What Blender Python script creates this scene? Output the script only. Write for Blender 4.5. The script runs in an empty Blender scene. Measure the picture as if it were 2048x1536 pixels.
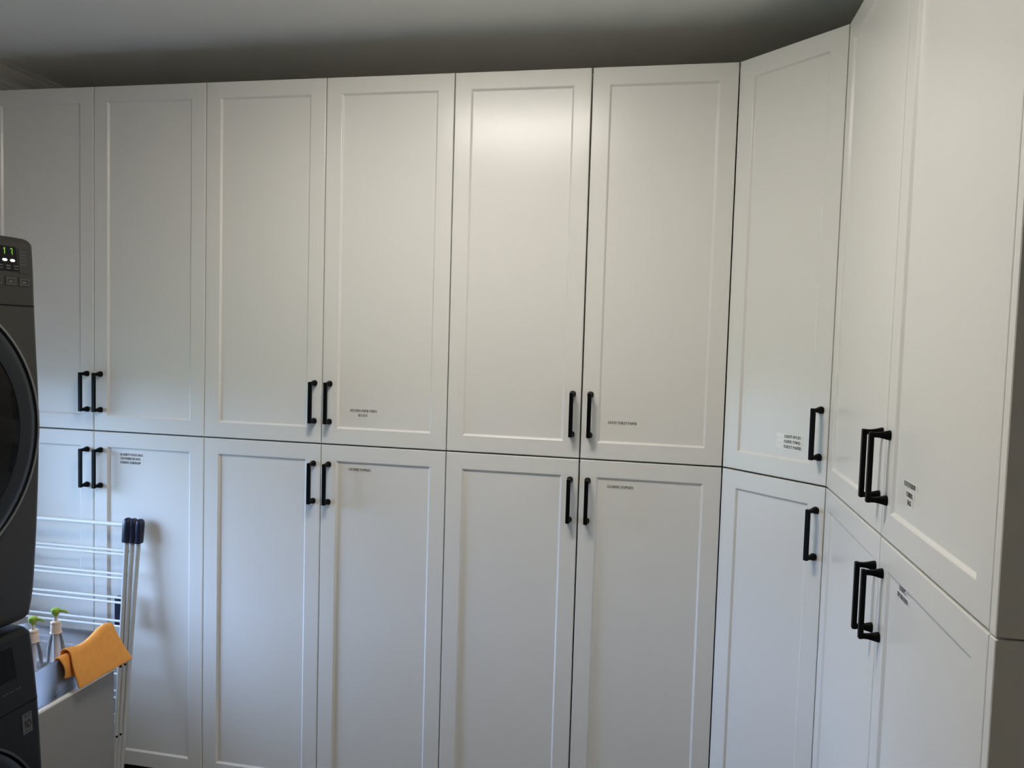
import bpy, math, random
from mathutils import Vector, Matrix
random.seed(7)
R = math.radians
scene = bpy.context.scene
col = scene.collection

# ------------------------------------------------------------------ camera
CAM = Vector((1.8334, -2.2393, 1.5489))
YAW, PITCH, ROLL, FPX = -0.1934, -0.0561, 0.0292, 1561.28
cd = bpy.data.cameras.new('camera')
cam = bpy.data.objects.new('camera', cd); col.objects.link(cam)
fw = Vector((math.sin(YAW)*math.cos(PITCH), math.cos(YAW)*math.cos(PITCH), math.sin(PITCH)))
rt = Vector((math.cos(YAW), -math.sin(YAW), 0)); up = rt.cross(fw)
r2 = rt*math.cos(ROLL) + up*math.sin(ROLL); u2 = up*math.cos(ROLL) - rt*math.sin(ROLL)
mw = Matrix((r2, u2, -fw)).transposed().to_4x4(); mw.translation = CAM
cam.matrix_world = mw
cd.sensor_fit = 'HORIZONTAL'; cd.sensor_width = 36.0; cd.lens = FPX/2048*36.0
cd.clip_start = 0.05; cd.clip_end = 300
scene.camera = cam

# ------------------------------------------------------------------ sky and exposure
SKY_STRENGTH = 34.0
LAMP_STRENGTH = 39.5
w = bpy.data.worlds.new('sky'); scene.world = w; w.use_nodes = True
wn = w.node_tree; wn.nodes.clear()
wo = wn.nodes.new('ShaderNodeOutputWorld'); bg = wn.nodes.new('ShaderNodeBackground')
bg.inputs['Color'].default_value = (0.42, 0.61, 1.0, 1); bg.inputs['Strength'].default_value = SKY_STRENGTH
wn.links.new(bg.outputs[0], wo.inputs[0])
vs = scene.view_settings
vs.view_transform = 'Standard'; vs.look = 'None'; vs.gamma = 1.0; vs.exposure = 0.0
vs.use_curve_mapping = False
scene.cycles.diffuse_bounces = 6
scene.cycles.max_bounces = 10

# ------------------------------------------------------------------ dimensions
W = 0.40
ZB, ZM, ZT = 0.100, 1.212, 2.3206       # door bottom, seam between the rows, cabinet top
ZC = 2.44                               # ceiling
XL, XR, YB, YF = -0.455, 2.83, 0.60, -3.5
CORN = 0.326                            # width of the diagonal corner door
CX = 5*W + CORN*math.cos(R(45)); CY = -CORN*math.sin(R(45))
RSEAM, REND = 0.497, 0.985              # right run: seam between doors, end of doors
DT = 0.019

# daylight sampling portal in the window opening
WY0, WY1, WZ0, WZ1 = -0.69, -0.14, 0.60, 1.42
pl = bpy.data.lights.new('window_portal', 'AREA'); pl.shape = 'RECTANGLE'; pl.size = WZ1-WZ0; pl.size_y = WY1-WY0
pl.cycles.is_portal = True
po = bpy.data.objects.new('window_portal', pl); col.objects.link(po)
po.location = (XL-0.10, (WY0+WY1)/2, (WZ0+WZ1)/2); po.rotation_euler = (0, R(-90), 0)

# ------------------------------------------------------------------ materials
def mat(name, color, rough=0.5, metal=0.0, spec=0.5, emit=None, estr=0.0, noise=0.0, nscale=20.0, bump=0.0, bscale=200.0):
    m = bpy.data.materials.new(name); m.use_nodes = True
    nt = m.node_tree; b = nt.nodes['Principled BSDF']
    b.inputs['Base Color'].default_value = (*color, 1); b.inputs['Roughness'].default_value = rough
    b.inputs['Metallic'].default_value = metal; b.inputs['Specular IOR Level'].default_value = spec
    if emit:
        b.inputs['Emission Color'].default_value = (*emit, 1); b.inputs['Emission Strength'].default_value = estr
    tc = nt.nodes.new('ShaderNodeTexCoord')
    if noise:
        n = nt.nodes.new('ShaderNodeTexNoise'); n.inputs['Scale'].default_value = nscale; n.inputs['Detail'].default_value = 4
        nt.links.new(tc.outputs['Object'], n.inputs['Vector'])
        mx = nt.nodes.new('ShaderNodeMix'); mx.data_type = 'RGBA'
        mx.inputs[6].default_value = (*[c*(1-noise) for c in color], 1); mx.inputs[7].default_value = (*[min(1, c*(1+noise)) for c in color], 1)
        nt.links.new(n.outputs['Fac'], mx.inputs[0]); nt.links.new(mx.outputs[2], b.inputs['Base Color'])
    if bump:
        n2 = nt.nodes.new('ShaderNodeTexNoise'); n2.inputs['Scale'].default_value = bscale; n2.inputs['Detail'].default_value = 3
        nt.links.new(tc.outputs['Object'], n2.inputs['Vector'])
        bp = nt.nodes.new('ShaderNodeBump'); bp.inputs['Strength'].default_value = bump; bp.inputs['Distance'].default_value = 0.002
        nt.links.new(n2.outputs['Fac'], bp.inputs['Height']); nt.links.new(bp.outputs[0], b.inputs['Normal'])
    return m

def clear_mat(name, tint, haze, rough=0.08, hazecol=(0.9, 0.9, 0.92), through=0.5):
    """thin clear plastic or glass: see-through, glossy at grazing angles, a little milky"""
    m = bpy.data.materials.new(name); m.use_nodes = True
    nt = m.node_tree; nt.nodes.clear()
    o = nt.nodes.new('ShaderNodeOutputMaterial')
    tr = nt.nodes.new('ShaderNodeBsdfTransparent'); tr.inputs[0].default_value = (*tint, 1)
    di = nt.nodes.new('ShaderNodeBsdfDiffuse'); di.inputs[0].default_value = (*hazecol, 1)
    tl = nt.nodes.new('ShaderNodeBsdfTranslucent'); tl.inputs[0].default_value = (*hazecol, 1)
    gl = nt.nodes.new('ShaderNodeBsdfGlossy'); gl.inputs['Roughness'].default_value = rough
    fr = nt.nodes.new('ShaderNodeFresnel'); fr.inputs['IOR'].default_value = 1.49
    a = nt.nodes.new('ShaderNodeMixShader'); a.inputs[0].default_value = through
    b = nt.nodes.new('ShaderNodeMixShader'); b.inputs[0].default_value = haze
    c = nt.nodes.new('ShaderNodeMixShader')
    nt.links.new(di.outputs[0], a.inputs[1]); nt.links.new(tl.outputs[0], a.inputs[2])
    nt.links.new(tr.outputs[0], b.inputs[1]); nt.links.new(a.outputs[0], b.inputs[2])
    nt.links.new(fr.outputs[0], c.inputs[0]); nt.links.new(b.outputs[0], c.inputs[1]); nt.links.new(gl.outputs[0], c.inputs[2])
    nt.links.new(c.outputs[0], o.inputs[0])
    return m

M = {}
M['paint'] = mat('satin_white_paint', (0.80, 0.785, 0.745), rough=0.262, spec=0.46, bump=0.015, bscale=60)
M['carcass'] = mat('white_melamine', (0.82, 0.80, 0.76), rough=0.5)
M['plinth'] = mat('dark_plinth', (0.03, 0.03, 0.032), rough=0.6)
M['black'] = mat('matte_black_metal', (0.002, 0.002, 0.002), rough=0.5, spec=0.12)
M['wall'] = mat('wall_paint', (0.64, 0.62, 0.575), rough=0.8, bump=0.05, bscale=300)
M['ceil'] = mat('ceiling_paint', (0.85, 0.84, 0.81), rough=0.85, bump=0.04, bscale=300)
M['trim'] = mat('trim_paint', (0.70, 0.68, 0.63), rough=0.5)
M['floor'] = mat('grey_floor', (0.19, 0.178, 0.165), rough=0.35, noise=0.15, nscale=6)
M['grout'] = mat('grout', (0.16, 0.155, 0.15), rough=0.9)
M['lawn'] = mat('lawn', (0.09, 0.115, 0.05), rough=0.95, noise=0.3, nscale=3)
M['silver'] = mat('graphite_steel', (0.030, 0.028, 0.025), rough=0.42, metal=0.25, spec=0.35, bump=0.02, bscale=400)
M['silver2'] = mat('graphite_panel', (0.026, 0.024, 0.021), rough=0.40, metal=0.25, spec=0.35)
M['darkbody'] = mat('washer_dark_steel', (0.010, 0.0105, 0.011), rough=0.45, metal=0.2, spec=0.25)
M['chrome'] = mat('door_trim_chrome', (0.22, 0.22, 0.22), rough=0.25, metal=1.0)
M['glassdark'] = mat('smoked_door_ring', (0.010, 0.013, 0.016), rough=0.22, spec=0.18)
M['glassblack'] = mat('black_door_glass', (0.001, 0.001, 0.001), rough=0.10, spec=0.12)
M['screen'] = mat('display_black', (0.003, 0.003, 0.004), rough=0.15, spec=0.15)
M['green_led'] = mat('green_led', (0.02, 0.1, 0.0), emit=(0.35, 0.85, 0.08), estr=0.55)
M['white_led'] = mat('white_led', (0.8, 0.8, 0.8), emit=(0.92, 0.94, 1.0), estr=1.6)
M['dim_print'] = mat('dim_print', (0.05, 0.05, 0.055), rough=0.5)
M['print_grey'] = mat('panel_print', (0.14, 0.13, 0.12), rough=0.5)
M['sticker_grey'] = mat('sticker_silver', (0.075, 0.075, 0.075), rough=0.45)
M['ink'] = mat('black_ink', (0.012, 0.011, 0.010), rough=0.6)
M['tape'] = mat('clear_label_tape', (0.82, 0.805, 0.765), rough=0.25)
M['whitetape'] = mat('white_label_tape', (0.93, 0.92, 0.87), rough=0.35)
M['rack'] = mat('white_rack_tube', (0.80, 0.81, 0.80), rough=0.32)
M['rackgrey'] = mat('grey_rack_post', (0.50, 0.50, 0.48), rough=0.35)
M['navy'] = mat('navy_plastic', (0.006, 0.009, 0.028), rough=0.33)
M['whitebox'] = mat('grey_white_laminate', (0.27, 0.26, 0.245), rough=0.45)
M['bin'] = clear_mat('clear_bin_plastic', (0.95, 0.95, 0.97), 0.27, hazecol=(0.96, 0.95, 0.97), through=0.8)
M['bottle'] = clear_mat('clear_bottle_plastic', (0.96, 0.97, 0.98), 0.08, 0.05)
M['pane'] = clear_mat('window_glass', (0.97, 0.98, 0.98), 0.0, 0.02)
M['soap'] = clear_mat('pale_soap', (0.90, 0.93, 0.88), 0.35, 0.1, (0.85, 0.88, 0.82))
M['collar'] = mat('cream_pump_collar', (0.72, 0.58, 0.47), rough=0.4)
M['tube'] = mat('cream_dip_tube', (0.72, 0.64, 0.58), rough=0.5)
M['green'] = mat('lime_green_plastic', (0.30, 0.47, 0.05), rough=0.35)
M['orange'] = mat('orange_microfibre', (0.92, 0.40, 0.10), rough=0.95, spec=0.1, noise=0.10, nscale=60, bump=0.6, bscale=900)
M['lamp'] = mat('lamp_diffuser', (0.9, 0.88, 0.82), emit=(1.0, 0.95, 0.865), estr=LAMP_STRENGTH)

# ------------------------------------------------------------------ helpers
class MB:
    """collects polygons and links them as one mesh object"""
    def __init__(s): s.v = []; s.f = []; s.mi = []; s.cur = 0
    def add(s, vs_, fs):
        o = len(s.v); s.v += [tuple(v) for v in vs_]
        for f in fs: s.f.append(tuple(i+o for i in f)); s.mi.append(s.cur)
    def box(s, x0, x1, y0, y1, z0, z1):
        s.add([(x0,y0,z0),(x1,y0,z0),(x1,y1,z0),(x0,y1,z0),(x0,y0,z1),(x1,y0,z1),(x1,y1,z1),(x0,y1,z1)],
              [(0,3,2,1),(4,5,6,7),(0,1,5,4),(1,2,6,5),(2,3,7,6),(3,0,4,7)])
    def rings(s, rings, cap0=True, cap1=True, closed=True):
        n = len(rings[0]); vs_ = [p for r in rings for p in r]; fs = []
        for k in range(len(rings)-1):
            for i in range(n if closed else n-1):
                j = (i+1) % n
                fs.append((k*n+i, k*n+j, (k+1)*n+j, (k+1)*n+i))
        if cap0: fs.append(tuple(reversed(range(n))))
        if cap1: fs.append(tuple((len(rings)-1)*n+i for i in range(n)))
        s.add(vs_, fs)
    def rbox(s, x0, x1, y0, y1, z0, z1, b):
        """box with chamfered edges"""
        def ring(i, z): return [(x0+i+b,y0+i,z),(x1-i-b,y0+i,z),(x1-i,y0+i+b,z),(x1-i,y1-i-b,z),(x1-i-b,y1-i,z),(x0+i+b,y1-i,z),(x0+i,y1-i-b,z),(x0+i,y0+i+b,z)]
        s.rings([ring(b,z0), ring(0,z0+b), ring(0,z1-b), ring(b,z1)])
    def tube(s, p0, p1, r, n=10, r1=None):
        p0, p1 = Vector(p0), Vector(p1); d = (p1-p0).normalized()
        a = d.orthogonal().normalized(); b = d.cross(a); r1 = r if r1 is None else r1
        s.rings([[p+(a*math.cos(2*math.pi*i/n)+b*math.sin(2*math.pi*i/n))*q for i in range(n)] for p, q in ((p0,r),(p1,r1))])
    def path(s, pts, r, n=10):
        pts = [Vector(p) for p in pts]; rings = []
        rr = r if isinstance(r, (list, tuple)) else [r]*len(pts)
        for k, p in enumerate(pts):
            d = (pts[min(k+1,len(pts)-1)]-pts[max(k-1,0)]).normalized()
            ref = Vector((0,0,1)) if abs(d.z) < .9 else Vector((0,1,0))
            a = d.cross(ref).normalized(); b = d.cross(a)
            rings.append([p+(a*math.cos(2*math.pi*i/n)+b*math.sin(2*math.pi*i/n))*rr[k] for i in range(n)])
        s.rings(rings)
    def lathe(s, prof, n=28, c=(0,0,0), cap0=True, cap1=True):
        s.rings([[(c[0]+r*math.cos(2*math.pi*i/n), c[1]+r*math.sin(2*math.pi*i/n), c[2]+z) for i in range(n)] for r, z in prof], cap0, cap1)
    def mesh(s, name, mats, smooth=False):
        me = bpy.data.meshes.new(name); me.from_pydata(s.v, [], s.f)
        for m in (mats if isinstance(mats, (list, tuple)) else [mats]): me.materials.append(m)
        for p, k in zip(me.polygons, s.mi): p.material_index = k
        me.validate(); me.update()
        import bmesh
        bm = bmesh.new(); bm.from_mesh(me); bmesh.ops.recalc_face_normals(bm, faces=bm.faces); bm.to_mesh(me); bm.free()
        if smooth: me.shade_smooth(); me.set_sharp_from_angle(angle=R(35))
        return me
    def build(s, name, mats, parent=None, loc=(0,0,0), smooth=False, rotz=0):
        return put(name, s.mesh(name, mats, smooth), parent, loc, rotz)

def put(name, me, parent=None, loc=(0,0,0), rotz=0):
    o = bpy.data.objects.new(name, me); col.objects.link(o)
    o.parent = parent; o.location = loc; o.rotation_euler = (0, 0, rotz)
    return o
def tag(o, label=None, cat=None, group=None, kind=None):
    if label: o['label'] = label
    if cat: o['category'] = cat
    if group: o['group'] = group
    if kind: o['kind'] = kind
    return o
def thing(name, label, cat, loc=(0,0,0), rotz=0, group=None):
    o = bpy.data.objects.new(name, None); col.objects.link(o); o.empty_display_size = .1
    o.location = loc; o.rotation_euler = (0,0,rotz)
    return tag(o, label, cat, group)
def struct(name, mb, m, label, parent=None, smooth=False):
    return tag(mb.build(name, m, parent, smooth=smooth), label, None, None, 'structure')

# ------------------------------------------------------------------ the room
T = 0.15
mb = MB(); mb.box(XL-T, XR+T, YF-T, YB+T, -0.10, -0.012); fl = struct('floor', mb, M['grout'], 'grey tiled floor below the cupboards')
tm = MB(); tm.rbox(0.0015, 0.5985, 0.0015, 0.5985, -0.013, 0.0, 0.001); tile_me = tm.mesh('floor_tile', M['floor'])
nx = 0
for i in range(6):
    for j in range(7):
        x0 = XL + 0.6*i; y0 = YB - 0.6*(j+1)
        if x0 + 0.6 > XR + 0.34: continue
        put('floor_tile', tile_me, fl, (x0, y0, 0))
mb = MB(); mb.box(XL-T, XR+T, YF-T, YB+T, ZC, ZC+0.12); struct('ceiling', mb, M['ceil'], 'plain grey-white ceiling above the cupboards')
mb = MB(); mb.box(XL-T, XR+T, YB, YB+T, 0, ZC); struct('wall_back', mb, M['wall'], 'painted wall behind the cupboards')
mb = MB(); mb.box(XR, XR+T, YF, YB, 0, ZC); struct('wall_right', mb, M['wall'], 'painted wall on the right')
mb = MB(); mb.box(XL-T, XR+T, YF-T, YF, 0, ZC); struct('wall_rear', mb, M['wall'], 'painted wall at the rear of the room')
mb = MB()                                                     # left wall with a window opening
mb.box(XL-T, XL, YF, WY0, 0, ZC); mb.box(XL-T, XL, WY1, YB, 0, ZC)
mb.box(XL-T, XL, WY0, WY1, 0, WZ0); mb.box(XL-T, XL, WY0, WY1, WZ1, ZC)
struct('wall_left', mb, M['wall'], 'painted wall on the left with the window')
# window
wf = MB(); fx0, fx1, fw_ = XL-0.085, XL-0.035, 0.035
wf.box(fx0, fx1, WY0, WY0+fw_, WZ0, WZ1); wf.box(fx0, fx1, WY1-fw_, WY1, WZ0, WZ1)
wf.box(fx0, fx1, WY0+fw_, WY1-fw_, WZ0, WZ0+fw_); wf.box(fx0, fx1, WY0+fw_, WY1-fw_, WZ1-fw_, WZ1)
win = struct('window_1', wf, M['trim'], 'white framed window in the left wall')
g = MB(); g.box(XL-0.064, XL-0.059, WY0+fw_, WY1-fw_, WZ0+fw_, WZ1-fw_); g.build('pane', M['pane'], win)
g = MB(); g.rbox(XL-0.035, XL+0.025, WY0, WY1, WZ0-0.02, WZ0, 0.004); g.build('window_sill', M['trim'], win)
# cornice along the left wall, stepped profile extruded along y
prof = [(0,0),(0.062,0),(0.062,-0.008),(0.052,-0.012),(0.046,-0.022),(0.034,-0.034),(0.020,-0.042),(0.014,-0.050),(0.014,-0.060),(0.006,-0.064),(0.006,-0.074),(0,-0.074)]
mb = MB(); mb.rings([[(XL+a, y, ZC+b) for a, b in prof] for y in (YF, YB)]); struct('trim_1', mb, M['trim'], 'stepped cornice between left wall and ceiling')
# ground outside
mb = MB(); mb.add([(-60,-60,-0.15),(XL-T,-60,-0.15),(XL-T,60,-0.15),(-60,60,-0.15)], [(0,1,2,3)]); tag(mb.build('ground', M['lawn']), 'green lawn outside the window', None, None, 'structure')

# ------------------------------------------------------------------ ceiling lamp
LX, LY, LHX, LHY = 1.24, -0.93, 0.30, 0.11
def slab(hx, hy, r, z, n=6):
    pts = []
    for cx_, cy_, a0 in ((hx-r,-hy+r,-90),(hx-r,hy-r,0),(-hx+r,hy-r,90),(-hx+r,-hy+r,180)):
        pts += [(cx_+r*math.cos(R(a0+90*i/n)), cy_+r*math.sin(R(a0+90*i/n)), z) for i in range(n+1)]
    return pts
lt = thing('ceiling_light', 'oblong white surface-mounted ceiling light in front of the cupboards', 'light', (LX, LY, ZC))
mb = MB(); mb.rings([slab(LHX+.02,LHY+.02,.06,0.0), slab(LHX+.02,LHY+.02,.06,-.010), slab(LHX+.012,LHY+.012,.055,-.014)]); mb.build('base_plate', M['trim'], lt, smooth=True)
mb = MB(); mb.rings([slab(LHX,LHY,.05,-.0145), slab(LHX,LHY,.05,-.022), slab(LHX-.006,LHY-.006,.046,-.028), slab(LHX-.018,LHY-.018,.036,-.031), slab(LHX-.04,LHY-.04,.02,-.032)]); mb.build('diffuser', M['lamp'], lt, smooth=True)

# ------------------------------------------------------------------ lettering (serif capitals from strokes)
TK, TN = 0.17, 0.075
def arc(cx, cy, rx, ry, a0, a1, n=8): return [(cx+rx*math.cos(R(a0+(a1-a0)*i/n)), cy+ry*math.sin(R(a0+(a1-a0)*i/n))) for i in range(n+1)]
O_ = arc(.38,.5,.30,.46,0,360,14)
GL = {
 'A': (.76, [(TN,[(.08,0),(.38,1)]),(TK,[(.38,1),(.68,0)]),(TN,[(.2,.35),(.56,.35)])], [(.08,0),(.68,0)]),
 'B': (.68, [(TK,[(.16,0),(.16,1)]),(TN,[(.16,1),(.4,1)]+arc(.4,.76,.18,.24,90,-90,6)+[(.16,.52)]),(TK*.9,arc(.42,.26,.2,.26,90,-90,6)),(TN,[(.16,.02),(.42,.02)])], []),
 'C': (.72, [(TK*.8,arc(.40,.5,.32,.46,50,310,12))], []),
 'D': (.76, [(TK,[(.16,0),(.16,1)]),(TN,[(.1,.98),(.36,.98)]),(TK*.9,arc(.36,.5,.3,.46,90,-90,8)),(TN,[(.1,.02),(.36,.02)])], []),
 'E': (.66, [(TK,[(.16,0),(.16,1)]),(TN,[(.08,.97),(.58,.97)]),(TN,[(.16,.52),(.46,.52)]),(TN,[(.08,.03),(.6,.03)]),(TN,[(.58,1),(.58,.76)]),(TN,[(.6,0),(.6,.26)])], []),
 'F': (.62, [(TK,[(.16,0),(.16,1)]),(TN,[(.08,.97),(.57,.97)]),(TN,[(.16,.52),(.46,.52)]),(TN,[(.57,1),(.57,.74)])], [(.16,0)]),
 'G': (.76, [(TK*.8,arc(.40,.5,.32,.46,50,320,12)),(TK*.8,[(.64,.06),(.64,.42)]),(TN,[(.46,.42),(.74,.42)])], []),
 'H': (.80, [(TK,[(.16,0),(.16,1)]),(TK,[(.62,0),(.62,1)]),(TN,[(.16,.52),(.62,.52)])], [(.16,0),(.62,0),(.16,1),(.62,1)]),
 'I': (.40, [(TK,[(.2,0),(.2,1)])], [(.2,0),(.2,1)]),
 'K': (.78, [(TK,[(.16,0),(.16,1)]),(TN,[(.16,.42),(.62,1)]),(TK,[(.34,.62),(.66,0)])], [(.16,0),(.16,1),(.62,1),(.66,0)]),
 'L': (.64, [(TK,[(.16,0),(.16,1)]),(TN,[(.08,.03),(.58,.03)]),(TN,[(.58,0),(.58,.3)])], [(.16,1)]),
 'M': (.94, [(TN,[(.14,0),(.14,1)]),(TK,[(.14,1),(.45,.1)]),(TN,[(.45,.1),(.76,1)]),(TK,[(.76,0),(.76,1)])], [(.14,0),(.76,0)]),
 'N': (.80, [(TN,[(.14,0),(.14,1)]),(TK,[(.14,1),(.64,0)]),(TN,[(.64,0),(.64,1)])], [(.14,0),(.64,1),(.14,1)]),
 'O': (.76, [(TK*.8,O_)], []),
 'P': (.64, [(TK,[(.16,0),(.16,1)]),(TN,[(.1,.97),(.36,.97)]),(TK*.8,arc(.36,.73,.2,.24,90,-90,6)),(TN,[(.36,.48),(.16,.48)])], [(.16,0)]),
 'R': (.74, [(TK,[(.16,0),(.16,1)]),(TN,[(.1,.97),(.36,.97)]),(TK*.8,arc(.36,.75,.2,.22,90,-90,6)),(TN,[(.36,.52),(.16,.52)]),(TK,[(.36,.52),(.64,0)])], [(.16,0),(.64,0)]),
 'S': (.62, [(TK*.8,arc(.31,.74,.2,.22,40,250,8)+arc(.31,.26,.22,.24,80,-140,8))], []),
 'T': (.68, [(TK,[(.34,0),(.34,1)]),(TN,[(.06,.97),(.62,.97)]),(TN,[(.06,1),(.06,.74)]),(TN,[(.62,1),(.62,.74)])], [(.34,0)]),
 'U': (.78, [(TK,[(.16,1),(.16,.3)]),(TN,arc(.38,.3,.22,.27,180,360,8)),(TN,[(.6,.3),(.6,1)])], [(.16,1),(.6,1)]),
 'W': (1.0, [(TK,[(.08,1),(.3,0)]),(TN,[(.3,0),(.48,.9)]),(TK,[(.48,.9),(.7,0)]),(TN,[(.7,0),(.9,1)])], [(.08,1),(.9,1)]),
 'X': (.74, [(TK,[(.1,1),(.62,0)]),(TN,[(.1,0),(.62,1)])], [(.1,1),(.62,0),(.1,0),(.62,1)]),
 'Y': (.72, [(TK,[(.08,1),(.36,.46)]),(TN,[(.64,1),(.36,.46)]),(TK,[(.36,.5),(.36,0)])], [(.08,1),(.64,1),(.36,0)]),
 '1': (.5, [(TK*1.2,[(.28,0),(.28,1)]),(TK,[(.28,.98),(.1,.82)])], []),
 '0': (.76, [(TK*1.2,O_)], []),
 '3': (.6, [(TK,arc(.28,.75,.2,.22,150,-80,8)),(TK,arc(.28,.27,.22,.25,80,-150,8))], []),
 ' ': (.34, [], []),
}
def text_quads(text, width=None, cap=1.0, bold=1.0, align='C'):
    """list of quads (u, v) for one line, v from 0 to cap, u centred on 0"""
    adv = sum(GL[c][0] for c in text); sx = (width/adv) if width else cap
    quads = []; x = 0
    for c in text:
        a, strokes, serifs = GL[c]
        for t, pts in strokes:
            h = t*bold/2
            for p, q in zip(pts[:-1], pts[1:]):
                dx, dy = q[0]-p[0], q[1]-p[1]; L = math.hypot(dx, dy) or 1; nx_, ny_ = -dy/L*h, dx/L*h
                ex, ey = dx/L*h*.3, dy/L*h*.3
                quads.append([((x+p[0]+nx_-ex)*sx,(p[1]+ny_-ey)*cap),((x+p[0]-nx_-ex)*sx,(p[1]-ny_-ey)*cap),((x+q[0]-nx_+ex)*sx,(q[1]-ny_+ey)*cap),((x+q[0]+nx_+ex)*sx,(q[1]+ny_+ey)*cap)])
        for px, py in serifs:
            v0 = 0 if py < .5 else 1-TN
            quads.append([((x+px-.17)*sx,v0*cap),((x+px+.17)*sx,v0*cap),((x+px+.17)*sx,(v0+TN)*cap),((x+px-.17)*sx,(v0+TN)*cap)])
        x += a
    off = {'C': adv*sx/2, 'L': 0, 'R': adv*sx}[align]
    return [[(u-off, v) for u, v in q] for q in quads]

def sticker(door, name, lines, u0, z0, strips=None, recess=0.006, tape='tape'):
    """lines: (text, u, z, width) relative to the door; strips: (u0, u1, z0, z1) tapes"""
    mb = MB(); y = recess
    for a, b, c, d in strips or []: mb.box(a-u0, b-u0, -0.0004, 0.0, c-z0, d-z0)
    mb.cur = 1
    for text, u, z, wd in lines:
        for q in text_quads(text, wd, 0.0072, 1.15):
            mb.add([(p[0]+u-u0, -0.0008, p[1]+z-0.0036-z0) for p in q], [(0,1,2,3)])
    return mb.build(name, [M[tape], M['ink']], door, (u0, y, z0))

# ------------------------------------------------------------------ cupboards
RAIL, BEV, DEP = 0.0475, 0.0065, 0.0060
def door_mesh(wd, h):
    mb = MB()
    def ring(i, y): return [(i,y,i),(wd-i,y,i),(wd-i,y,h-i),(i,y,h-i)]
    mb.rings([ring(0.0,DT), ring(0,0.0018), ring(0.0006,0.0006), ring(0.0018,0.0), ring(RAIL,0.0), ring(RAIL+0.0015,0.0008), ring(RAIL+BEV-0.001,DEP-0.0003), ring(RAIL+BEV,DEP)])
    return mb.mesh('door', M['paint'])
HC = 0.117                                   # handle post spacing
def handle_mesh():
    mb = MB(); b = 0.0050; bw = 0.0056; out = 0.0355; n = 20
    mb.rbox(-bw, bw, -out, -out+0.0082, -b, HC+b, 0.0010)
    for zc in (0, HC):
        rings = []
        for y, r, e in ((-out+.004,.0046,6),(-0.020,.0048,6),(-0.014,.0058,4.5),(-0.008,.0073,3.2),(-0.003,.0088,2.6),(0.0,.0092,2.5)):
            rg = []
            for i in range(n):
                a = 2*math.pi*(i+.5)/n; c, s_ = math.cos(a), math.sin(a)
                k = r/((abs(c)**e+abs(s_)**e)**(1/e)); rg.append((c*k, y, zc+s_*k))
            rings.append(rg)
        mb.rings(rings)
    return mb.mesh('handle', M['black'], True)
HANDLE = handle_mesh()

def cabinet(label, loc, rotz, doors, upper, width, depth=0.575, foot=None, group=None, gap=0.003, end_panel=False):
    """doors: (x0, x1, handle side or None, [sticker args]) in cabinet coordinates: x along the front, y into the wall"""
    t = thing('upper_cabinet' if upper else 'base_cabinet', label, 'cabinet', loc, rotz, group)
    h = (ZT-ZM) if upper else (ZM-ZB)
    mb = MB()
    y0 = DT+0.028
    if foot:
        mb.rings([[(x, y, z) for x, y in foot] for z in ((0.001 if upper else 0.0), h-0.001)])
    else:
        mb.box(0.0008, width-0.0008, y0, depth, 0.001 if upper else 0.0, h-0.001)
    mb.build('body', M['carcass'], t)
    if end_panel:
        mb = MB(); mb.rbox(width+0.0005, width+0.0185, 0.0, depth, 0.001 if upper else -0.0, h-0.0015, 0.0012); mb.build('side_panel', M['paint'], t)
    if not upper:
        mb = MB()
        if foot: mb.rings([[(x, y+(0.05 if y < .1 else 0), z) for x, y in foot] for z in (-ZB+0.001, -0.0005)])
        else: mb.box(0.0008, width-0.0008+(0.0185 if end_panel else 0), 0.055, depth, -ZB+0.001, -0.0005)
        mb.build('plinth', M['plinth'], t)
    for x0, x1, side, stk in doors:
        z0, z1 = (0.0022, h) if upper else (0.0, h-0.0022)
        d = put('door', door_mesh(x1-x0, z1-z0), t, (x0, 0, z0))
        if side:
            hx = (x1-x0-0.0235) if side == 'R' else 0.0235
            hz = 0.068 if upper else (z1-z0-0.060-HC)
            put('handle', HANDLE, d, (hx, 0, hz))
        if stk:
            lines, strips, tape = stk
            zz = lambda z: z-(ZM if upper else ZB)-z0
            ls = [(s_, u-x0, zz(z), wd) for s_, u, z, wd in lines]
            st = [(a-x0, b-x0, zz(c), zz(e)) for a, b, c, e in strips]
            sticker(d, 'label_sticker', ls, ls[0][1], ls[0][2], st, DEP, tape)
    return t

def strip_for(lines, pad=0.010, hh=0.0075): return [(u-wd/2-pad, u+wd/2+pad, z-hh/1.0+0.001, z+hh/1.0-0.001) for _, u, z, wd in lines]
G3 = 0.0015
def pair(k, upper, label, stk=None, g=G3, gl=G3, gr=G3):
    X0 = (k-1)*W if k else -W
    if stk: stk = ([(s_, x-X0, z, wd) for s_, x, z, wd in stk], strip_for([(s_, x-X0, z, wd) for s_, x, z, wd in stk]), 'tape')
    return cabinet(label, (X0, 0, ZM if upper else ZB), 0,
                   [(gl, W-g, 'R', None), (W+g, 2*W-gr, 'L', stk)], upper, 2*W)

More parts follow.
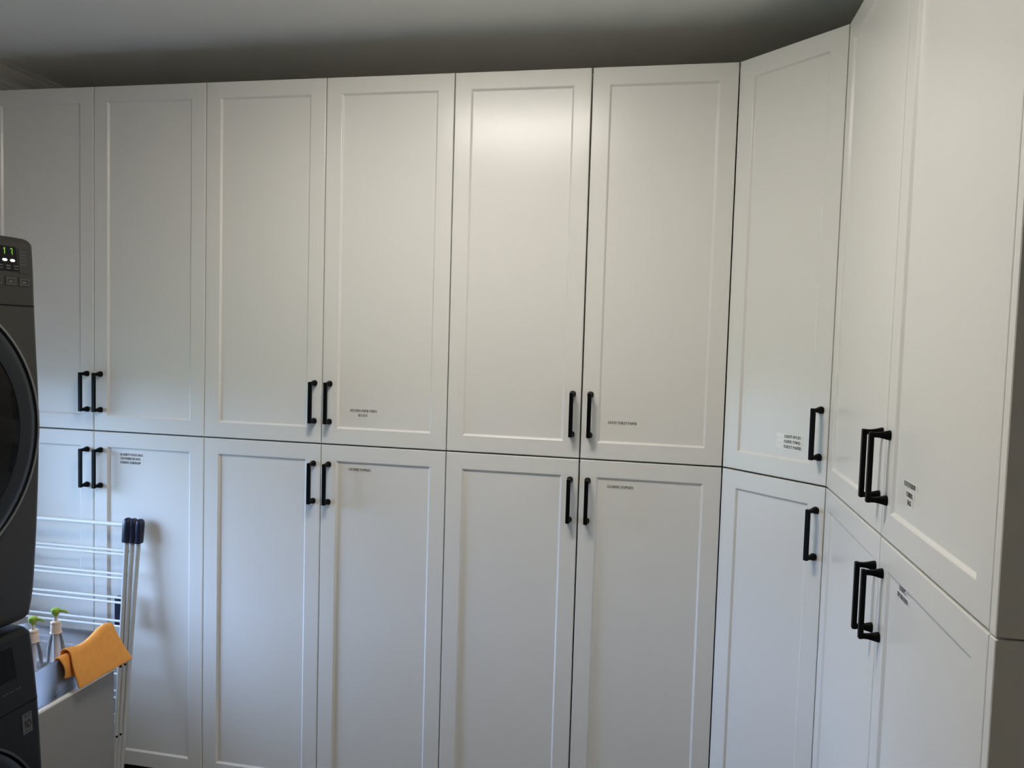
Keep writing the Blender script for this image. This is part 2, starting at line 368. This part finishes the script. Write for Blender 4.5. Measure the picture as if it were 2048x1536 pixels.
pair(0, True, 'tall white upper cupboard at the far left end beside the left wall')
pair(0, False, 'white lower cupboard behind the folded drying rack',
     [('BLANKET STACK BAGS', .136, 1.139, .084), ('TOOTHBRUSH KITS', .132, 1.126, .074), ('FOAMING HANDSOAP', .132, 1.113, .075)])
pair(2, True, 'white upper cupboard with the kitchen paper towel and bleach label',
     [('KITCHEN PAPER TOWEL', .935, 1.320, .087), ('BLEACH', .932, 1.306, .030)])
pair(2, False, 'white lower cupboard with the laundry supplies label', [('LAUNDRY SUPPLIES', .925, 1.138, .073)])
pair(4, True, 'white upper cupboard with the guest toilet paper label', [('GUEST TOILET PAPER', 1.719, 1.321, .082)], g=0.0022)
pair(4, False, 'white lower cupboard with the cleaning supplies label', [('CLEANING SUPPLIES', 1.719, 1.136, .076)], g=0.0022)

# diagonal corner cupboard, local x along the 45 degree front
s2 = math.sqrt(.5)
def loc45(x, y):
    dx, dy = x-5*W, y; return (dx*s2 - dy*s2, dx*s2 + dy*s2)
fp = [loc45(x, y) for x, y in ((5*W+0.004, 0.045), (5*W+0.004, YB-0.01), (XR-0.01, YB-0.01), (XR-0.01, CY+0.004), (CX+0.045, CY+0.004))]
ctext = [('LIGHT BULBS', .220, 1.3225, .050), ('PAPER TOWEL', .220, 1.309, .051), ('TOILET PAPER', .220, 1.2955, .052)]
cstrips = [(.170, .249, z-.0058, z+.0058) for _, _, z, _ in ctext]
cabinet('narrow white upper cupboard door set diagonally across the corner', (5*W, 0, ZM), R(-45), [(0.0010, CORN-0.0012, 'R', (ctext, cstrips, 'whitetape'))], True, CORN, foot=fp)
cabinet('narrow white lower cupboard door set diagonally across the corner', (5*W, 0, ZB), R(-45), [(0.0010, CORN-0.0012, 'R', None)], False, CORN, foot=fp)

# right run
rt_up = [('EXTENSION', .630, 1.329, .060), ('CORDS', .631, 1.313, .034), ('BAG', .632, 1.300, .020)]
rt_lo = [('LIGHTS', .624, 1.152, .034), ('DECORATION', .626, 1.139, .057)]
rdoors = lambda stk: [(0.002, RSEAM-0.0016, 'R', None), (RSEAM+0.0016, REND-0.001, 'L', stk)]
cabinet('wide white upper cupboard nearest the camera on the right wall', (CX, CY, ZM), R(-90), rdoors((rt_up, strip_for(rt_up, .008, .0065), 'tape')), True, REND, depth=XR-CX-0.01, end_panel=True)
cabinet('wide white lower cupboard nearest the camera on the right wall', (CX, CY, ZB), R(-90), rdoors((rt_lo, strip_for(rt_lo, .006, .0062), 'tape')), False, REND, depth=XR-CX-0.01, end_panel=True)

# ------------------------------------------------------------------ dryer on washer, both facing +x
DY0, DY1, DXB = -1.34, -0.691, -0.20
def lerp(tab, z):
    for (a, b), (c, d) in zip(tab[:-1], tab[1:]):
        if a <= z <= c:
            t = (z-a)/(c-a) if c > a else 0
            return b+(d-b)*t
    return tab[0][1] if z < tab[0][0] else tab[-1][1]
DPROF = [(0.868,0.398),(0.90,0.4065),(0.95,0.414),(1.05,0.421),(1.15,0.4265),(1.25,0.430),(1.33,0.431),(1.42,0.4285),(1.50,0.424),(1.594,0.4195),(1.66,0.4175),(1.745,0.413)]
WPROF = [(0.0,0.425),(0.10,0.432),(0.35,0.436),(0.50,0.434),(0.60,0.4285),(0.683,0.4225),(0.75,0.415),(0.80,0.409),(0.835,0.403),(0.848,0.396)]
def plan(xf, z, rad=0.017, ins=0.0, n=6):
    """rounded-rectangle plan outline of an appliance at height z"""
    x0, x1, y0, y1 = DXB+ins, xf-ins, DY0+ins, DY1-ins
    pts = [(x0,y0),]
    pts += [(x1-rad+rad*math.sin(R(90*i/n)), y0+rad-rad*math.cos(R(90*i/n))) for i in range(n+1)]
    pts += [(x1-rad+rad*math.cos(R(90*i/n)), y1-rad+rad*math.sin(R(90*i/n))) for i in range(n+1)]
    pts += [(x0,y1)]
    return [(x, y, z) for x, y in pts]
def shell(prof, z0, z1, steps, top_r=0.0, bot_r=0.0):
    rings = []
    if bot_r:
        for i in range(4): a = R(90*i/4); rings.append(plan(lerp(prof,z0), z0+bot_r*(1-math.cos(a)), ins=bot_r*(1-math.sin(a))))
    za, zb = z0+bot_r, z1-top_r
    for i in range(steps+1): z = za+(zb-za)*i/steps; rings.append(plan(lerp(prof,z), z))
    if top_r:
        for i in range(1,6): a = R(90*i/5); rings.append(plan(lerp(prof,z1), zb+top_r*math.sin(a), ins=top_r*(1-math.cos(a))))
    mb = MB(); mb.rings(rings); return mb
dry = thing('tumble_dryer', 'grey front-loading dryer with lit display, stacked on the washer', 'dryer', (0,0,0.868))
D0 = (0,0,-0.868)
shell(DPROF, 0.868, 1.592, 22, bot_r=0.012).build('body', M['silver'], dry, D0, True)
shell(DPROF, 1.5945, 1.745, 6, top_r=0.016).build('control_panel', M['silver2'], dry, D0, True)
mb = MB(); mb.rings([plan(lerp(DPROF,z), z, ins=-0.0003) for z in (1.5915, 1.5950)]); mb.build('panel_seam', M['black'], dry, D0)
def facex(z, prof=DPROF): return lerp(prof, z)
def plate(mb, ya, yb, za, zb, prof, t0=0.0, t1=0.0012, n=3, sk=0.0):
    """thin plate following the bowed front, from yb (near) to ya (far)"""
    rings = []
    for i in range(n+1):
        z = za+(zb-za)*i/n; x = facex(z, prof); o = sk*(i/n)
        rings.append([(x+t0-0.002, ya+o, z),(x+t0-0.002, yb+o, z),(x+t1, yb+o, z),(x+t1, ya+o, z)])
    mb.rings(rings)
mb = MB(); plate(mb, -1.02, -0.7425, 1.668, 1.722, DPROF, 0, 0.0010, sk=-0.004); disp = mb.build('display', M['screen'], dry, D0)
mb = MB()                                                    # digits on the display, reading up to the far edge
for k, ch in enumerate('1013'):
    for q in text_quads(ch, None, 0.017, 0.8):
        mb.add([(facex(1.71)+0.0013, -0.8150+0.0185*k+u*0.8, 1.701+v) for u, v in q], [(0,1,2,3)])
mb.build('digits', M['green_led'], disp)
mb = MB()
for k in range(5):
    for (za, zb) in ((1.6725,1.675),(1.6785,1.681)):
        mb.add([(facex(za)+0.0013, -0.8370+0.0205*k, za),(facex(za)+0.0013, -0.8250+0.0205*k, za),(facex(zb)+0.0013, -0.8250+0.0205*k, zb),(facex(zb)+0.0013, -0.8370+0.0205*k, zb)], [(0,1,2,3)])
mb.build('display_print', M['dim_print'], disp)
for k in (0, 1, 3):
    mb = MB(); yy = -0.7575-0.0205*k; zz = 1.6915
    mb.rings([[(facex(zz)+dx, yy+0.0064*math.cos(2*math.pi*i/14)*s_, zz+0.0030*math.sin(2*math.pi*i/14)*s_) for i in range(14)] for dx, s_ in ((0.0008,1),(0.0016,1),(0.0020,.7))])
    mb.build('indicator_light', M['white_led'], dry, D0, True)
mb = MB(); plate(mb, -0.740, -0.7145, 1.6655, 1.7195, DPROF, 0, 0.0012); mb.build('option_panel', M['silver'], dry, D0)
mb = MB()
for z in (1.712, 1.705, 1.698, 1.691, 1.684):
    mb.add([(facex(z)+0.0015,-0.738,z),(facex(z)+0.0015,-0.720,z),(facex(z)+0.0015,-0.720,z+0.0018),(facex(z)+0.0015,-0.738,z+0.0018)], [(0,1,2,3)])
mb.build('panel_print', M['dim_print'], dry, D0)
for k in range(6):                                            # row of flat keys under the display
    yc = -0.7275-0.0365*k; mb = MB(); plate(mb, yc-0.0145, yc+0.0145, 1.6370, 1.6555, DPROF, 0, 0.0014); b = mb.build('button', M['silver2'], dry, D0)
    mb = MB(); x = facex(1.646)+0.0017
    for a, b_, c, d in ((-.0125,.0125,1.6525,1.6533),(-.0125,.0125,1.6394,1.6402),(-.0125,-.0117,1.6394,1.6533),(.0117,.0125,1.6394,1.6533),(-.006,.004,1.6445,1.6465)):
        mb.add([(x,yc+a,c),(x,yc+b_,c),(x,yc+b_,d),(x,yc+a,d)], [(0,1,2,3)])
    mb.build('button_print', M['print_grey'], b)
def port_door(parent, off, yc, zc, Rr, x0, ring_mat, glass_mat, rot=0):
    """round porthole door with chrome trim, smoked ring and domed black glass, axis +x"""
    n = 72
    def ringp(r, x): return [(x, yc+r*math.cos(2*math.pi*i/n), zc+r*math.sin(2*math.pi*i/n)) for i in range(n)]
    mb = MB(); mb.rings([ringp(Rr+.004,x0-.02), ringp(Rr+.004,x0+.012), ringp(Rr+.002,x0+.016), ringp(Rr-.003,x0+.016), ringp(Rr-.005,x0+.012), ringp(Rr-.005,x0-.02)], False, False)
    mb.build('door_trim', M['chrome'], parent, off, True)
    mb = MB(); mb.rings([ringp(Rr-.0055,x0-.02), ringp(Rr-.0055,x0+.010), ringp(Rr-.012,x0+.017), ringp(Rr-.03,x0+.021), ringp(Rr*.80,x0+.022), ringp(Rr*.79,x0+.018)], True, True)
    d = mb.build('door', ring_mat, parent, off, True)
    mb = MB(); mb.rings([ringp(Rr*.788,x0+.0185), ringp(Rr*.785,x0+.0235), ringp(Rr*.70,x0+.028), ringp(Rr*.5,x0+.034), ringp(Rr*.25,x0+.038), ringp(.01,x0+.039)], True, True)
    mb.build('door_glass', glass_mat, d, (0,0,0), True)
    return d
dd = port_door(dry, D0, -1.006, 1.325, 0.295, 0.424, M['glassdark'], M['glassblack'])

wsh = thing('washing_machine', 'dark front-loading washer under the dryer with a warranty sticker', 'washer')
shell(WPROF, 0.012, 0.681, 18).build('body', M['darkbody'], wsh, smooth=True)
shell(WPROF, 0.6835, 0.850, 8, top_r=0.014).build('control_panel', M['darkbody'], wsh, smooth=True)
mb = MB(); mb.rings([plan(lerp(WPROF,z), z, ins=-0.0003) for z in (0.6808, 0.6838)]); mb.build('panel_seam', M['black'], wsh)
mb = MB(); mb.box(-0.15, 0.33, DY0+0.04, DY1-0.04, 0.8505, 0.8675); mb.build('stacking_rail', M['black'], wsh)
mb = MB(); plate(mb, -1.02, -0.752, 0.752, 0.822, WPROF, 0, 0.0012, sk=-0.004); mb.build('drawer_window', M['screen'], wsh)
mb = MB()
for k, wdt in enumerate((.006,.005,.006,.004,.006,.005)):
    mb.add([(facex(.727,WPROF)+.0012, -.792+.0085*k, .724),(facex(.727,WPROF)+.0012, -.792+.0085*k+wdt, .724),(facex(.727,WPROF)+.0012, -.792+.0085*k+wdt, .7275),(facex(.727,WPROF)+.0012, -.792+.0085*k, .7275)], [(0,1,2,3)])
mb.build('panel_print', M['dim_print'], wsh)
for dy in (DY0+0.05, DY1-0.05):
    for dx in (DXB+0.06, 0.36):
        mb = MB(); mb.lathe([(0.022,0.0),(0.022,0.008),(0.014,0.012)], 14, (dx,dy,0.0005)); mb.build('foot', M['black'], wsh)
mb = MB(); plate(mb, -0.7480, -0.7210, 0.6150, 0.6610, WPROF, 0, 0.0010)
mb.cur = 1
for q in text_quads('10', 0.0195, 0.0175, 1.15): mb.add([(facex(.627+v,WPROF)+.0014, -.7345+u, .627+v) for u, v in q], [(0,1,2,3)])
for z, a, b_ in ((.6565,-.744,-.736),(.6565,-.732,-.724),(.6515,-.743,-.727),(.6195,-.744,-.725)):
    x = facex(z,WPROF)+.0014; mb.add([(x,a,z),(x,b_,z),(x,b_,z+.0022),(x,a,z+.0022)], [(0,1,2,3)])
tag(mb.build('warranty_sticker', [M['sticker_grey'], M['ink']], wsh), 'grey sticker printed with a large 10')
port_door(wsh, (0,0,0), -1.006, 0.388, 0.298, 0.430, M['glassdark'], M['glassblack'])

# ------------------------------------------------------------------ white storage unit beside the washer, clear bin on it
UX1, UY0, UY1, UZ = 0.312, -0.688, -0.298, 0.5745
un = thing('storage_unit', 'plain white laminate unit between washer and drying rack', 'storage unit')
mb = MB(); mb.rbox(-0.44, UX1-0.001, UY0, UY1-0.001, 0.02, UZ-0.010, 0.0015); mb.build('body', M['whitebox'], un)
mb = MB(); mb.rbox(-0.442, UX1, UY0, UY1, UZ-0.0098, UZ, 0.0022); mb.build('top_board', M['carcass'], un)
for dx in (-0.40, 0.27):
    for dy in (UY0+0.04, UY1-0.04):
        mb = MB(); mb.lathe([(0.015,0),(0.018,0.02)], 12, (dx,dy,0.0005)); mb.build('foot', M['black'], un)
BX0, BX1, BY0, BY1, BZ0, BZ1 = 0.02, 0.3085, -0.672, -0.312, UZ+0.0008, 0.680
def rr(x0, x1, y0, y1, r, z, n=5):
    pts = []
    for cx_, cy_, a0 in ((x1-r,y0+r,-90),(x1-r,y1-r,0),(x0+r,y1-r,90),(x0+r,y0+r,180)):
        pts += [(cx_+r*math.cos(R(a0+90*i/n)), cy_+r*math.sin(R(a0+90*i/n)), z) for i in range(n+1)]
    return pts
bn = thing('plastic_bin', 'clear plastic bin holding soap bottles on the white unit', 'bin', ((BX0+BX1)/2, (BY0+BY1)/2, BZ0))
BO = (-(BX0+BX1)/2, -(BY0+BY1)/2, -BZ0)
mb = MB(); t_ = 0.0022
mb.rings([rr(BX0+.006,BX1-.006,BY0+.006,BY1-.006,.014,BZ0), rr(BX0+.002,BX1-.002,BY0+.002,BY1-.002,.018,BZ0+.006), rr(BX0,BX1,BY0,BY1,.02,BZ1-.006),
          rr(BX0,BX1,BY0,BY1,.02,BZ1), rr(BX0+t_,BX1-t_,BY0+t_,BY1-t_,.018,BZ1), rr(BX0+t_+.002,BX1-t_-.002,BY0+t_+.002,BY1-t_-.002,.016,BZ0+.006), rr(BX0+.009,BX1-.009,BY0+.009,BY1-.009,.012,BZ0+t_)])
mb.build('tub', M['bin'], bn, BO, True)
mb = MB(); mb.rings([rr(BX0-.002,BX1+.002,BY0-.002,BY1+.002,.022,BZ1-.004), rr(BX0-.002,BX1+.002,BY0-.002,BY1+.002,.022,BZ1+.001), rr(BX0+.003,BX1-.003,BY0+.003,BY1-.003,.018,BZ1+.001), rr(BX0+.003,BX1-.003,BY0+.003,BY1-.003,.018,BZ1-.004), rr(BX0-.002,BX1+.002,BY0-.002,BY1+.002,.022,BZ1-.004)], False, False)
mb.build('rim', M['bin'], bn, BO, True)

def pump_bottle(label, x, y, top, rot, wide):
    z0 = BZ0+0.0035; h = top-z0
    t = thing('pump_bottle', label, 'bottle', (x, y, z0), rot, 'pump bottles in the clear bin')
    zs = h-0.063                                             # top of the shoulder
    r = wide
    mb = MB(); mb.lathe([(r*.9,0),(r,.006),(r,zs*.62),(r*.93,zs*.74),(r*.68,zs*.90),(.0115,zs*.97),(.0105,zs)], 28, cap1=False); mb.build('bottle_body', M['bottle'], t, smooth=True)
    mb = MB(); mb.lathe([(r*.87,.002),(r*.95,.008),(r*.95,zs*.42)], 28); mb.build('soap', M['soap'], t, smooth=True)
    mb = MB(); mb.lathe([(.0145,zs-.004),(.0148,zs-.003),(.0148,zs-.0015),(.0128,zs-.001),(.0128,zs+.017),(.0118,zs+.019),(.0118,zs+.021),(.0126,zs+.022),(.0126,zs+.026),(.0105,zs+.028),(.005,zs+.0285)], 24); mb.build('pump_collar', M['collar'], t, smooth=True)
    mb = MB(); mb.lathe([(.0040,zs+.028),(.0040,h-.014)], 14); mb.build('pump_stem', M['collar'], t, smooth=True)
    mb = MB(); mb.lathe([(.0075,.012),(.0075,zs-.002)], 14); mb.build('dip_tube', M['tube'], t, smooth=True)
    hd = MB(); hd.lathe([(.0050,h-.021),(.0075,h-.0165),(.0112,h-.012),(.0118,h-.006),(.0108,h-.002),(.007,h)], 22)
    hd.path([(.008,0,h-.0060),(.018,0,h-.0058),(.027,0,h-.0068),(.0325,0,h-.0105)], [.0042,.0034,.0030,.0024], 10)
    hd.build('pump_head', M['green'], t, smooth=True)
pump_bottle('clear soap bottle with green pump head, nearer the orange cloth', 0.262, -0.462, 0.799, R(6), 0.0220)
pump_bottle('clear soap bottle with green pump head, half hidden by the washer', 0.236, -0.510, 0.790, R(2), 0.0220)

# orange cloth folded over the bin wall
NS, NT = 36, 30
RX, RZ = BX1-0.0005, BZ1+0.0045
def cloth_point(s, t, over):
    """s: 0 inner hem to 1 outer hem; t: 0 near end to 1 far end; over: the upper of the two layers"""
    g_ = 0.0
    if over: g_ = 0.0055 + 0.0075*math.exp(-(t/.18)**2)      # upper layer lifts off at the near fold
    hump = 0.024*math.exp(-((t-.88)/.26)**2)
    top = RZ + g_ + hump
    y0 = -0.508 if not over else -0.482
    y = y0 + (-0.312-y0)*t
    inner = 0.062 if not over else 0.046
    drop = (0.052+0.022*t) if not over else (0.092-0.010*t)
    flare = (0.004+0.022*t) if not over else (0.010+0.027*t)
    half = 0.0072+g_
    if s < .3:
        k = s/.3; x = RX-half-0.006*(1-k)-(0.004*t if over else 0)*(1-k); z = top-half*.8-inner*(1-k)
        if over: x += 0.004*(1-k)
    elif s < .52:
        k = (s-.3)/.22; a = math.pi*(1-k); x = RX+half*math.cos(a); z = top-half*.8*(1-math.sin(a))
    else:
        k = (s-.52)/.48; x = RX+half+flare*(k**1.2)+0.004*math.sin(k*3.14)*(1-t); z = top-half*.8-(drop+hump)*k
    k = max(0, (s-.52)/.48)
    x += 0.0022*math.sin(t*8+s*4+over)*k; z += 0.0010*math.sin(t*11+s*3)
    y += k*(0.030*t*t+0.010*(1-t)) + (0.006*math.sin(s*7) if over else -0.004*math.sin(s*6))*(1-t)
    return Vector((x, y, z))
mb = MB()
for over in (0, 1):
    grid = [[cloth_point(i/NS, j/NT, over) for j in range(NT+1)] for i in range(NS+1)]
    mb.add([p for r_ in grid for p in r_], [(i*(NT+1)+j, (i+1)*(NT+1)+j, (i+1)*(NT+1)+j+1, i*(NT+1)+j+1) for i in range(NS) for j in range(NT)])
me = mb.mesh('cleaning_cloth', M['orange']); me.shade_smooth()
cl = tag(put('cleaning_cloth', me), 'folded orange microfibre cloth hung over the clear bin wall', 'cloth')
so = cl.modifiers.new('thickness', 'SOLIDIFY'); so.thickness = 0.0046; so.offset = 0.0; so.use_rim = True
bv = cl.modifiers.new('soft', 'SUBSURF'); bv.levels = 1; bv.render_levels = 1

# ------------------------------------------------------------------ folded clothes drying rack leaning on the cupboards
rk = thing('drying_rack', 'folded white clothes drying rack with navy caps leaning on the cupboards', 'drying rack', (-0.07, -0.19, 0))
RO = (0.07, 0.19, 0)
XQ = -0.375
frames = [(0.147, 0.161, -0.027, -0.118), (0.164, 0.166, -0.021, -0.110), (0.183, 0.171, -0.0158, -0.102)]   # x top, x floor, y top, y floor
def fx(k, z): a, b = frames[k][:2]; return b+(a-b)*z/0.93
def fy(k, z): a, b = frames[k][2:]; return b+(a-b)*z/0.93
def gx(k, z): return XQ+0.016*k
for k in range(3):
    ZP = 0.926-0.002*k
    for px in (fx, gx):
        mb = MB(); rings = []
        for z in (0.004, ZP-0.02):
            rings.append([(px(k, z)+0.0068*math.cos(2*math.pi*i/14), fy(k, z)+0.0085*math.sin(2*math.pi*i/14), z) for i in range(14)])
        mb.rings(rings); mb.build('post', M['rackgrey'], rk, RO, True)
        mb = MB(); rings = []                                # cap sleeve with rounded top
        for z, e in ((ZP-0.064,.0),(ZP-0.062,.0010),(ZP-0.006,.0012),(ZP+0.004,.0004),(ZP+0.010,-.003),(ZP+0.013,-.007)):
            a, b = 0.0118+e, 0.0128+e
            rings.append([(px(k, z)+math.copysign(abs(math.cos(2*math.pi*i/20))**.6, math.cos(2*math.pi*i/20))*a, fy(k, z)+math.copysign(abs(math.sin(2*math.pi*i/20))**.6, math.sin(2*math.pi*i/20))*b, z) for i in range(20)])
        mb.rings(rings); mb.build('end_cap', M['navy'], rk, RO, True)
bars = [0.820, 0.744, 0.667, 0.592, 0.517, 0.442, 0.367, 0.292]
mb = MB(); z = 0.915; mb.tube((gx(0,z), fy(0,z), z), (fx(0,z), fy(0,z), z), 0.0062, 12); mb.build('top_bar', M['rack'], rk, RO, True)
for k in (0, 1):
    for i, z in enumerate(bars):
        z += (0.009+0.0012*i)*k
        mb = MB(); mb.tube((gx(k,z), fy(k,z)+0.004*k, z), (fx(k,z), fy(k,z)+0.004*k, z), 0.0038, 10); mb.build('bar', M['rack'], rk, RO, True)
mb = MB(); mb.rbox(0.108, 0.138, -0.044, -0.024, 0.580, 0.682, 0.005); mb.build('hinge_bracket', M['navy'], rk, RO)
for k, z in ((0, .470), (1, .475), (0, .250), (1, .255)):
    mb = MB(); yc = fy(k, z); mb.tube((fx(k,z)+.0050, yc-.005, z), (fx(k,z)+.0075, yc-.0065, z), .0032, 10); mb.build('rivet', M['black'], rk, RO)
